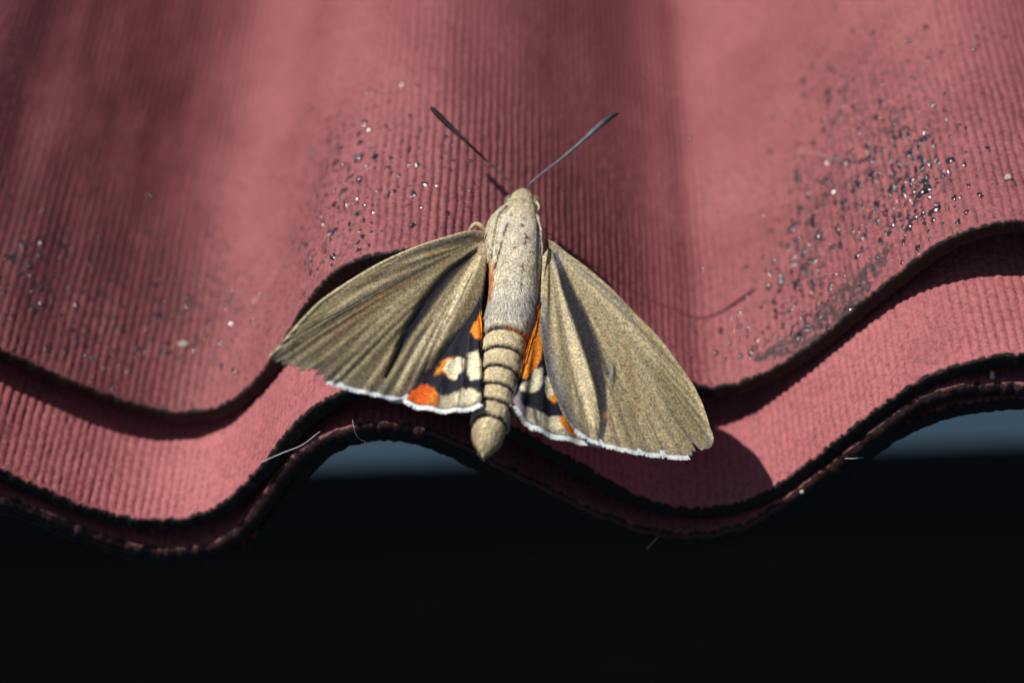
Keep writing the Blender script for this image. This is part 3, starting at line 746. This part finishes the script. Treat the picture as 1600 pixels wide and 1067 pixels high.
# --- body: head, thorax and abdomen as one surface
# stations: centre x, y (px), half width (px), height n of the axis (mm), half thickness (mm)
ST = [(818,298.5,1.5,-1.6,.15),(818,300,7,-1.6,.8),(817.5,304,12,-1.7,1.4),(816.5,310,17,-1.9,1.9),(816,317,20,-2.1,2.2),(815,323,22.5,-2.3,2.3),(814.5,327,25,-2.4,2.35),(813,335,28.5,-2.5,2.6),(810.5,346,34,-2.7,3.0),(806.5,358,41,-2.9,3.4),(804.5,372,44,-3.0,3.8),(804,390,44.5,-3.1,4.1),
      (804.5,410,44,-3.2,4.2),(805,430,42,-3.4,4.2),(804,450,40.5,-3.6,4.1),(802,470,39.5,-3.8,4.0),(799.5,490,39,-4.1,3.9),(796,510,38.5,-4.4,3.7),(791,530,37.5,-4.7,3.6),(787,550,36.5,-5.0,3.5),(784,570,35.5,-5.3,3.4),(781,590,34.2,-5.6,3.3),(777,610,33,-5.9,3.2),(771,640,33,-6.4,3.1),(766,660,30.5,-6.7,2.9),(763,675,27,-7.0,2.6),(761.5,688,23,-7.2,2.2),(759.5,698,17,-7.4,1.7),(757.5,706,10,-7.6,1.1),(756,712,3.5,-7.7,.5),(755.5,714,.6,-7.7,.1)]
ST = np.array(ST, float)
RINGS = [(536, 1.0), (564, 1.0), (592.5, 1.0), (618.5, 1.0), (643, 1.0), (665.5, 0.9)]
def body_frame(yq):
    cols = [np.interp(yq, ST[:, 1], ST[:, k]) for k in (0, 2, 3, 4)]
    ker = np.exp(-np.linspace(-2, 2, 9)**2); ker /= ker.sum()
    sm = [np.convolve(np.pad(c, 4, mode='edge'), ker, 'valid') if len(c) > 20 else c for c in cols]
    return sm
NS, NA = 420, 96
yq = np.concatenate([np.linspace(298.5, 330, 70, endpoint=False), np.linspace(330, 520, 120, endpoint=False), np.linspace(520, 680, 180, endpoint=False), np.linspace(680, 714, 50)])
cx, hw, an_, ht = body_frame(yq)
axis = on_n(cx, yq, an_)
tg = np.gradient(axis, axis=0)
for k in range(3): tg[:, k] = np.convolve(np.pad(tg[:, k], 6, mode='edge'), np.ones(13)/13, 'valid')
tg /= np.linalg.norm(tg, axis=1)[:, None]
lat = CR - (tg @ CR)[:, None]*tg; lat /= np.linalg.norm(lat, axis=1)[:, None]
upv = np.cross(tg, lat); upv *= np.sign(upv[:, 2])[:, None]
depth = (axis - CP) @ CD
hw_mm = hw*depth/FPX
ang = np.linspace(0, 2*math.pi, NA, endpoint=False)            # 0 = right, pi/2 = back (up)
Yg = np.broadcast_to(yq[:, None], (NS, NA)); Ag = np.broadcast_to(ang[None], (NS, NA))
side = np.cos(Ag); top = np.sin(Ag)
tergite = np.zeros(NS); ringd = np.zeros((NS, NA))
Yw = Yg + 1.6*(noise(Ag*4, Yg*0.02, 51) - 0.5) + 3.0*side**2*(-1.0) + 1.0*(noise(Ag*16, Yg*0.02, 52) - 0.5)
rad_add = np.zeros((NS, NA))
for ry, rs_ in RINGS:
    d = Yw - ry
    ringd = np.maximum(ringd, rs_*(1 - sstep(1.6, 3.0, np.abs(d))))
    rad_add += -0.34*rs_*np.exp(-(d/2.4)**2) + 0.16*rs_*sstep(-14, -3, d)*(d < -2.2) - 0.10*rs_*sstep(14, 3, d)*(d > 2.2)
rough = 0.22*(fbm(Ag*5, Yg*0.09, 53, 4) - 0.5) + 0.10*(fbm(Ag*14, Yg*0.3, 57, 3) - 0.5)
rough = rough*sstep(299, 312, Yg)*(1 - 0.6*sstep(690, 712, Yg))
collar = 0.16*np.exp(-((Yg - 324 - 2*side)/2.2)**2) - 0.14*np.exp(-((Yg - 329)/2.0)**2)
ruff = 0.25*sstep(486, 500, Yg)*(1 - sstep(518, 529, Yg))*(fbm(Ag*8, Yg*0.12, 58, 3))
rad_add = rad_add + rough + collar + ruff
# median ridge of the thorax and furrows along the tegulae
mid = 330 + 0*Yg
furL = np.exp(-((Ag - (1.98 + 0.0022*(Yg-335)*1.6))/0.045)**2)*sstep(332, 340, Yg)*(1 - sstep(415, 425, Yg))
furR = np.exp(-((Ag - 0.62)/0.06)**2)*sstep(335, 345, Yg)*(1 - sstep(430, 450, Yg))
rad_add = rad_add - 0.22*furL - 0.2*furR
sq = 0.86                                                     # slightly boxy section
cxs = np.sign(side)*np.abs(side)**sq; sns = np.sign(top)*np.abs(top)**sq
P3 = axis[:, None, :] + lat[:, None, :]*(cxs*(hw_mm[:, None] + rad_add))[..., None] + upv[:, None, :]*(sns*(ht[:, None] + rad_add))[..., None]
TAN = np.array([0.48, 0.41, 0.27]); GREY = np.array([0.56, 0.52, 0.43]); CRM = np.array([0.58, 0.49, 0.31])
bc = np.broadcast_to(TAN, (NS, NA, 3)).copy()
bc = mix(bc, GREY, 0.75*sstep(330, 370, Yg)*(1 - sstep(520, 545, Yg))*(0.5 + 0.5*top))
bc = mix(bc, np.array([0.62, 0.60, 0.57]), 0.7*sstep(455, 500, Yg)*(1 - sstep(526, 538, Yg))*sstep(0.35, 0.6, fbm(Ag*6, Yg*0.1, 59, 4)))
bc = mix(bc, CRM, 0.9*sstep(530, 545, Yg))
bc = mix(bc, np.array([0.30, 0.25, 0.16]), 0.35*sstep(0.5, 0.7, fbm(Ag*3, Yg*0.06, 60, 4)))
bc = mix(bc, np.array([0.52, 0.48, 0.28]), 0.6*np.exp(-((Yg-323)/4)**2))
bc = mix(bc, np.array([0.25, 0.23, 0.15]), 0.5*(1 - sstep(300, 320, Yg)))
bc = mix(bc, np.array([0.035, 0.026, 0.03]), 0.98*ringd*sstep(-0.9, -0.2, top))
bc = mix(bc, np.array([0.60, 0.15, 0.03]), 0.8*ringd*(np.abs(Yw - 536) < 3)*sstep(-0.2, 0.3, side)*0.8)
bc = mix(bc, np.array([0.10, 0.08, 0.07]), 0.5*(Yw > 529)*(Yw < 533.5))
bc = mix(bc, np.array([0.55, 0.20, 0.05]), 0.75*sstep(0.55, 0.9, side)*sstep(505, 530, Yg)*(1 - sstep(562, 592, Yg)))  # orange light bounced off the hindwing, painted on the right flank
bc = mix(bc, np.array([0.45, 0.16, 0.05]), 0.7*sstep(-0.80, -0.92, side)*sstep(405, 420, Yg)*(1 - sstep(470, 490, Yg)))
bc = mix(bc, np.array([0.03, 0.025, 0.03]), 0.75*furL*sstep(0.4, 0.55, noise(Ag*2, Yg*0.35, 63)))
bxp, byp, _ = project(P3)
bc = mix(bc, np.array([0.42, 0.13, 0.03]), 0.8*(top > 0)*streak(bxp, byp, [(772,410),(769,435),(767,462),(766,490)], [1.5, 3.5, 3.5, 2.5]))
bc = mix(bc, np.array([0.02, 0.016, 0.018]), 0.92*(top > 0.1)*streak(bxp, byp, [(799,333),(791,354),(785,374),(779,398),(773,420)], [1.2, 2.6, 1.4, 2.4, 2.6])*sstep(0.3, 0.45, noise(bxp*0.2, byp*0.28, 64)))
for x0, y0, x1, y1, w in ((815,350,814,356,2),(822,366,820,382,2.6),(829,393,831,396,1.6),(817,413,813,422,1.6),(815,435,812,455,1.1),(840,352,843,372,1.2),(803,385,806,390,1)):
    m = streak(bxp, byp, [(x0,y0),((x0+x1)/2+1.5,(y0+y1)/2),(x1,y1)], [w*.8, w*2.1, w*.8], 0.5)*(top > 0.1)*sstep(0.25, 0.45, noise(bxp*0.4, byp*0.4, 65))
    bc = mix(bc, np.array([0.02, 0.016, 0.018]), 0.9*m)
bc = bc*(0.82 + 0.36*fbm(Ag*9, Yg*0.2, 66, 4))[..., None]
BODY0 = axis[180]
q = grid_quads(NS, NA, wrap=True)
me = make_mesh('body', P3.reshape(-1, 3), quads=q, attrs={'Col': np.clip(bc, .003, .9).reshape(-1, 3)}, origin=BODY0)
body = link('body', me, MAT_BODY, moth, origin=BODY0)
body['label'] = 'tapering tan body with dark rings round the abdomen'
NRM = np.cross(np.gradient(P3, axis=1), np.gradient(P3, axis=0)); NRM /= np.linalg.norm(NRM, axis=2)[..., None] + 1e-9
if (NRM[200, NA//4] @ upv[200]) < 0: NRM = -NRM

# scales and hairs on the body
def body_hair():
    r = np.random.default_rng(5); co = []; tr = []; cl = []; k = 0
    def add(i, a, ln, w, lift, colr, drift=0.15):
        nonlocal k
        p = P3[i, a]; n = NRM[i, a]; t = tg[i] + drift*r.standard_normal()*np.cross(tg[i], n)
        s = np.cross(n, t); s /= np.linalg.norm(s)
        b0 = p - n*0.03
        m = p + t*ln*0.5 + n*(lift*0.8 + 0.02); e = p + t*ln + n*lift
        co.extend([b0 - s*w, b0 + s*w, m - s*w*0.9, m + s*w*0.9, e]); tr.extend([(k, k+1, k+3), (k, k+3, k+2), (k+2, k+3, k+4)])
        cl.extend([colr]*5); k += 5
    for _ in range(5200):                                     # flat lying scales
        i = r.integers(40, NS-10); a = r.integers(0, NA//2 + 6) - 3
        if ringd[i, a] > 0.25: continue
        c = bc[i, a]*r.uniform(0.8, 1.25)
        add(i, a, r.uniform(.25, .6), r.uniform(.04, .08), r.uniform(.02, .07), c)
    for _ in range(1500):                                     # woolly hind end of the thorax
        i = int(np.interp(r.normal(500, 13), yq, np.arange(NS))); a = r.integers(0, NA//2)
        add(i, a, r.uniform(.6, 1.5), r.uniform(.02, .045), r.uniform(.05, .22), np.array([.66, .62, .54])*r.uniform(.6, 1.15), 0.35)
    for ry, _ in RINGS:                                       # ragged rear rim of every segment
        for _ in range(170):
            i = int(np.interp(ry - r.uniform(3.5, 6), yq, np.arange(NS))); a = r.integers(0, NA//2 + 4) - 2
            add(i, a, r.uniform(.25, .5), r.uniform(.04, .09), r.uniform(.02, .08), CRM*r.uniform(.7, 1.2), 0.2)
    for _ in range(60):                                       # tuft at the tip
        i = r.integers(NS-30, NS-6); a = r.integers(0, NA)
        add(i, a, r.uniform(.3, .8), r.uniform(.02, .04), r.uniform(.0, .08), CRM*r.uniform(.6, 1.0), 0.2)
    me = make_mesh('body_hair', np.array(co), tris=np.array(tr), attrs={'Col': np.clip(np.array(cl), .01, .9)}, smooth=False, origin=BODY0)
    o = link('body_hair', me, MAT_FUR, body, origin=BODY0); o['kind'] = 'stuff'
body_hair()

# tegulae: shoulder flaps lying on the thorax
def tegula(poly, proud, seed):
    i0, i1 = int(np.interp(330, yq, np.arange(NS))), int(np.interp(430, yq, np.arange(NS)))
    nv, na = 70, 40
    ys = np.array([p[0] for p in poly]); a0 = np.array([p[1] for p in poly]); a1 = np.array([p[2] for p in poly])
    yy = np.linspace(ys[0], ys[-1], nv); co = np.zeros((nv, na, 3)); cl = np.zeros((nv, na, 3))
    for k, y in enumerate(yy):
        lo, hi = np.interp(y, ys, a0), np.interp(y, ys, a1)
        for j in range(na):
            w = j/(na-1); a = lo + (hi-lo)*w
            yj = y + (3.0*math.sin(j*2.1) + 2*math.sin(j*0.7) if k > nv-6 else 0)
            fi = np.interp(yj, yq, np.arange(NS)); fa = (a % (2*math.pi))/(2*math.pi)*NA
            i = int(fi); b = int(fa) % NA; p = P3[i, b]*(1-(fa % 1)) + P3[i, (b+1) % NA]*(fa % 1)
            rim = min(w, 1-w, (k/(nv-1))*1.5, (1-k/(nv-1)) + .06)
            co[k, j] = p + NRM[i, b]*(proud*sstep(0, 0.12, rim) - 0.10)
            cl[k, j] = np.array([.47, .41, .30])*(0.8 + 0.4*noise(k*0.3, j*0.35, seed))
    me = make_mesh('tegula', co.reshape(-1, 3), quads=grid_quads(nv, na), attrs={'Col': cl.reshape(-1, 3)}, origin=co[0, 0])
    return link('tegula', me, MAT_BODY, moth, origin=co[0, 0])
tegula([(338, 2.12, 2.5), (350, 2.10, 2.9), (370, 2.14, 3.15), (395, 2.24, 3.25), (412, 2.36, 3.2), (422, 2.5, 3.1)], 0.55, 81)
tegula([(340, 0.30, 0.70), (355, 0.05, 0.62), (380, -0.10, 0.52), (410, -0.10, 0.42), (432, 0.0, 0.32)], 0.32, 82)

def ellipsoid(name, mat, parent, c, e1, e2, e3, seg=24, colr=None, rough=0.0):
    th = np.linspace(0.02, math.pi-0.02, seg//2 + 2); ph = np.linspace(0, 2*math.pi, seg, endpoint=False)
    T, F = np.meshgrid(th, ph, indexing='ij')
    k = 1 + rough*(noise(T*6, F*6, 19) - 0.5)
    co = c + (np.sin(T)*np.cos(F)*k)[..., None]*e1 + (np.sin(T)*np.sin(F)*k)[..., None]*e2 + (np.cos(T)*k)[..., None]*e3
    n0 = co.shape[0]*co.shape[1]
    allc = np.vstack([co.reshape(-1, 3), [co[0].mean(0)], [co[-1].mean(0)]])
    j = np.arange(seg); tr = np.vstack([np.stack([np.full(seg, n0), (j+1) % seg, j], -1), np.stack([np.full(seg, n0+1), n0-seg+j, n0-seg+(j+1) % seg], -1)])
    at = {'Col': np.broadcast_to(np.asarray(colr, float), (len(allc), 3))} if colr is not None else None
    me = make_mesh(name, allc, quads=grid_quads(*co.shape[:2], wrap=True), tris=tr, attrs=at, origin=c)
    return link(name, me, mat, parent, origin=c)
IH = int(np.interp(316, yq, np.arange(NS)))
for ex, ey, en in ((796.5, 317, -2.3), (836.5, 318, -2.3)):
    c = on_n(np.array(ex), np.array(ey), en)
    ellipsoid('eye', MAT_EYE, moth, c, lat[IH]*0.95, tg[IH]*1.25, upv[IH]*1.35)
for pts, nn in ((([(838,316),(842,322),(841,329)]), -1.4), (([(790,320),(788,327),(791,333)]), -1.6)):   # palps beside the eyes
    pth = curve([tuple(on_n(np.array(float(x)), np.array(float(y)), nn)) for x, y in pts], 12)
    co, q_, t_ = tube(pth, np.linspace(.22, .10, 12), 8)
    me = make_mesh('palp', co, quads=q_, tris=t_, attrs={'Col': np.broadcast_to(np.array([.55, .5, .34]), (len(co), 3))}, origin=pth[0])
    link('palp', me, MAT_FUR, moth, origin=pth[0])

# antennae: ringed threads that swell into a club with a hooked tip
def antenna(px, nz, pale, tint, ring=(.42, .38, .30)):
    p = np.array([(x, y, n) for (x, y), n in zip(px, nz)], float)
    c = curve(p, 300); s = np.linspace(0, 1, 300)
    path = on_n(c[:, 0], c[:, 1], c[:, 2])
    rad = np.interp(s, [0, .08, .35, .6, .78, .88, .95, .985, 1], [.15, .135, .17, .27, .44, .48, .36, .14, .03])
    seg = np.sin(2*math.pi*s*58)
    rad = rad*(1 + 0.13*seg)
    co, q_, t_ = tube(path, rad, 12)
    dark = np.broadcast_to(np.asarray(tint, float), (300, 3))
    band = sstep(0.1, 0.7, seg)*(1 - sstep(pale*0.7, pale, s))
    col = mix(dark, np.array(ring), band*0.85)
    col = mix(col, np.array([.30, .10, .05]), sstep(0.965, 0.99, s))
    cc = np.vstack([np.repeat(col, 12, 0), col[:1], col[-1:]])
    me = make_mesh('antenna', co, quads=q_, tris=t_, attrs={'Col': cc}, origin=path[0])
    return link('antenna', me, MAT_ANT, moth, origin=path[0])
antenna([(808,304),(805,296),(798,286),(783,271),(758,249),(730,223),(702,197),(684,179),(674,169),(668,166.5)], [-1.6,-1.1,0,1.6,4.0,6.3,8.2,9.3,9.8,9.9], 0.42, (.008, .005, .004))
antenna([(822,304),(824,296),(830,286),(846,272),(880,246),(912,219),(938,196),(956,182),(966,177),(972,176.5)], [-1.6,-1.1,0,1.2,3.4,5.4,7.0,8.0,8.4,8.4], 0.97, (.012, .015, .022), (.38, .46, .54))  # bluish tint and rings paint this antenna's glint into its colour

# legs: six, folded under the body; one knee shows in front of the left forewing
def leg(pts, rr):
    path = curve(np.array(pts), 60)
    s = np.linspace(0, 1, 60); rad = rr*np.interp(s, [0, .12, .38, .42, .7, .74, 1], [.9, 1.1, .85, .95, .7, .5, .35])
    co, q_, t_ = tube(path, rad, 10)
    cl = np.array([.50, .42, .27])*(0.8 + 0.4*rng.random((len(co), 1)))
    me = make_mesh('leg', co, quads=q_, tris=t_, attrs={'Col': cl}, origin=path[0])
    return link('leg', me, MAT_FUR, moth, origin=path[0])
_pt = lambda x, y, n: tuple(on_n(np.array(float(x)), np.array(float(y)), n))
def foot(x, y):
    p = hit_A(x, y)
    return None if p is None else p
_k = _pt(744, 350, -1.2)
leg([_pt(772, 368, -3.6), _pt(758, 360, -2.2), _pt(751, 353, -1.4), _k, _pt(738, 354, -1.4), _pt(733, 361, -2.0), _pt(731, 372, -3.2)], 0.42)
ub = on_n(np.array(778.), np.array(385.), -5.0)
fp = np.array([ub[0] - 5.0, 1.3, hA(ub[0] - 5.0) + 0.12])
leg([tuple(ub), tuple((ub + fp)/2 + np.array([0, 0, 1.0])), tuple(fp), tuple(fp + np.array([-0.9, .7, 0.1]))], 0.42)

# ------------------------------------------------------------------ small things caught on the sheets
def silk(pts, rad, label, sag=0.0):
    p = curve(np.array(pts), 40)
    co, q_, t_ = tube(p, rad, 6)
    me = make_mesh('silk_thread', co, quads=q_, tris=t_, origin=p[0])
    o = link('silk_thread', me, MAT_SILK, origin=p[0]); return tag(o, label, 'thread', 'silk threads caught on the sheets')
def eB(x, y, v): return tuple(on_v(np.array(float(x)), np.array(float(y)), v))
_a = hit_A(1238, 241); _b3 = hit_A(1308, 255)
silk([tuple(_a + [0, 0, .3]), tuple((_a+_b3)/2 + np.array([0, 0, 1.2])), tuple(_b3 + [0, 0, .3])], 0.035, 'single fine pale hair stretched over the tar specks of the uppermost sheet')
silk([eB(408,722,-18.9), eB(440,708,-19.3), eB(472,695,-19.6), eB(500,674,-19.2)], 0.06, 'stout pale thread strung from the clean sheet\'s edge to the torn rim')
silk([eB(551,655,-19.1), eB(553,668,-19.7), eB(559,683,-19.8), eB(570,690,-19.4)], 0.05, 'short curled hair hanging from the torn rim above the blue grey gap')
silk([eB(1010,858,-19.2), eB(1022,845,-19.6), eB(1036,830,-18.9)], 0.045, 'slanting pale hair below the trough of the torn rim')
silk([eB(1320,716,-18.9), eB(1335,716,-19.4), eB(1350,714,-19.0)], 0.04, 'faint blue green hair across the dark edges under the moth\'s paler forewing')
def grit(name, c, r, label, cat, mat=MAT_GRIT, stretch=(1, 1, 1)):
    c = np.asarray(c, float)
    V = ICO_V*(1 + 0.16*rng.standard_normal((len(ICO_V), 1)))*np.array(stretch)
    me = make_mesh(name, c + V*r, tris=ICO_F, origin=c)
    return tag(link(name, me, mat, origin=c), label, cat)
p = hit_A(1575, 281); grit('pebble', p + np.array([0, 0, .35]), 0.6, 'tiny grey brown pebble on the tar specked sheet near its wave crest', 'pebble')
p = hit_A(287, 541); grit('debris_crumb', p + np.array([0, 0, .4]), 0.8, 'straw coloured crumb lying in the trough of the tar specked sheet', 'crumb', stretch=(1.3, .8, .7))
grit('seed_husk', on_v(np.array(1550.), np.array(586.), -18.2), 0.55, 'pale seed husk stuck in the shadow between the clean strip and torn rim', 'seed husk', stretch=(.7, .7, 1.5))
grit('debris_crumb', on_v(np.array(1253.), np.array(768.), -19.2), 0.4, 'white crumb on the dark torn rim beside the wave trough', 'crumb')
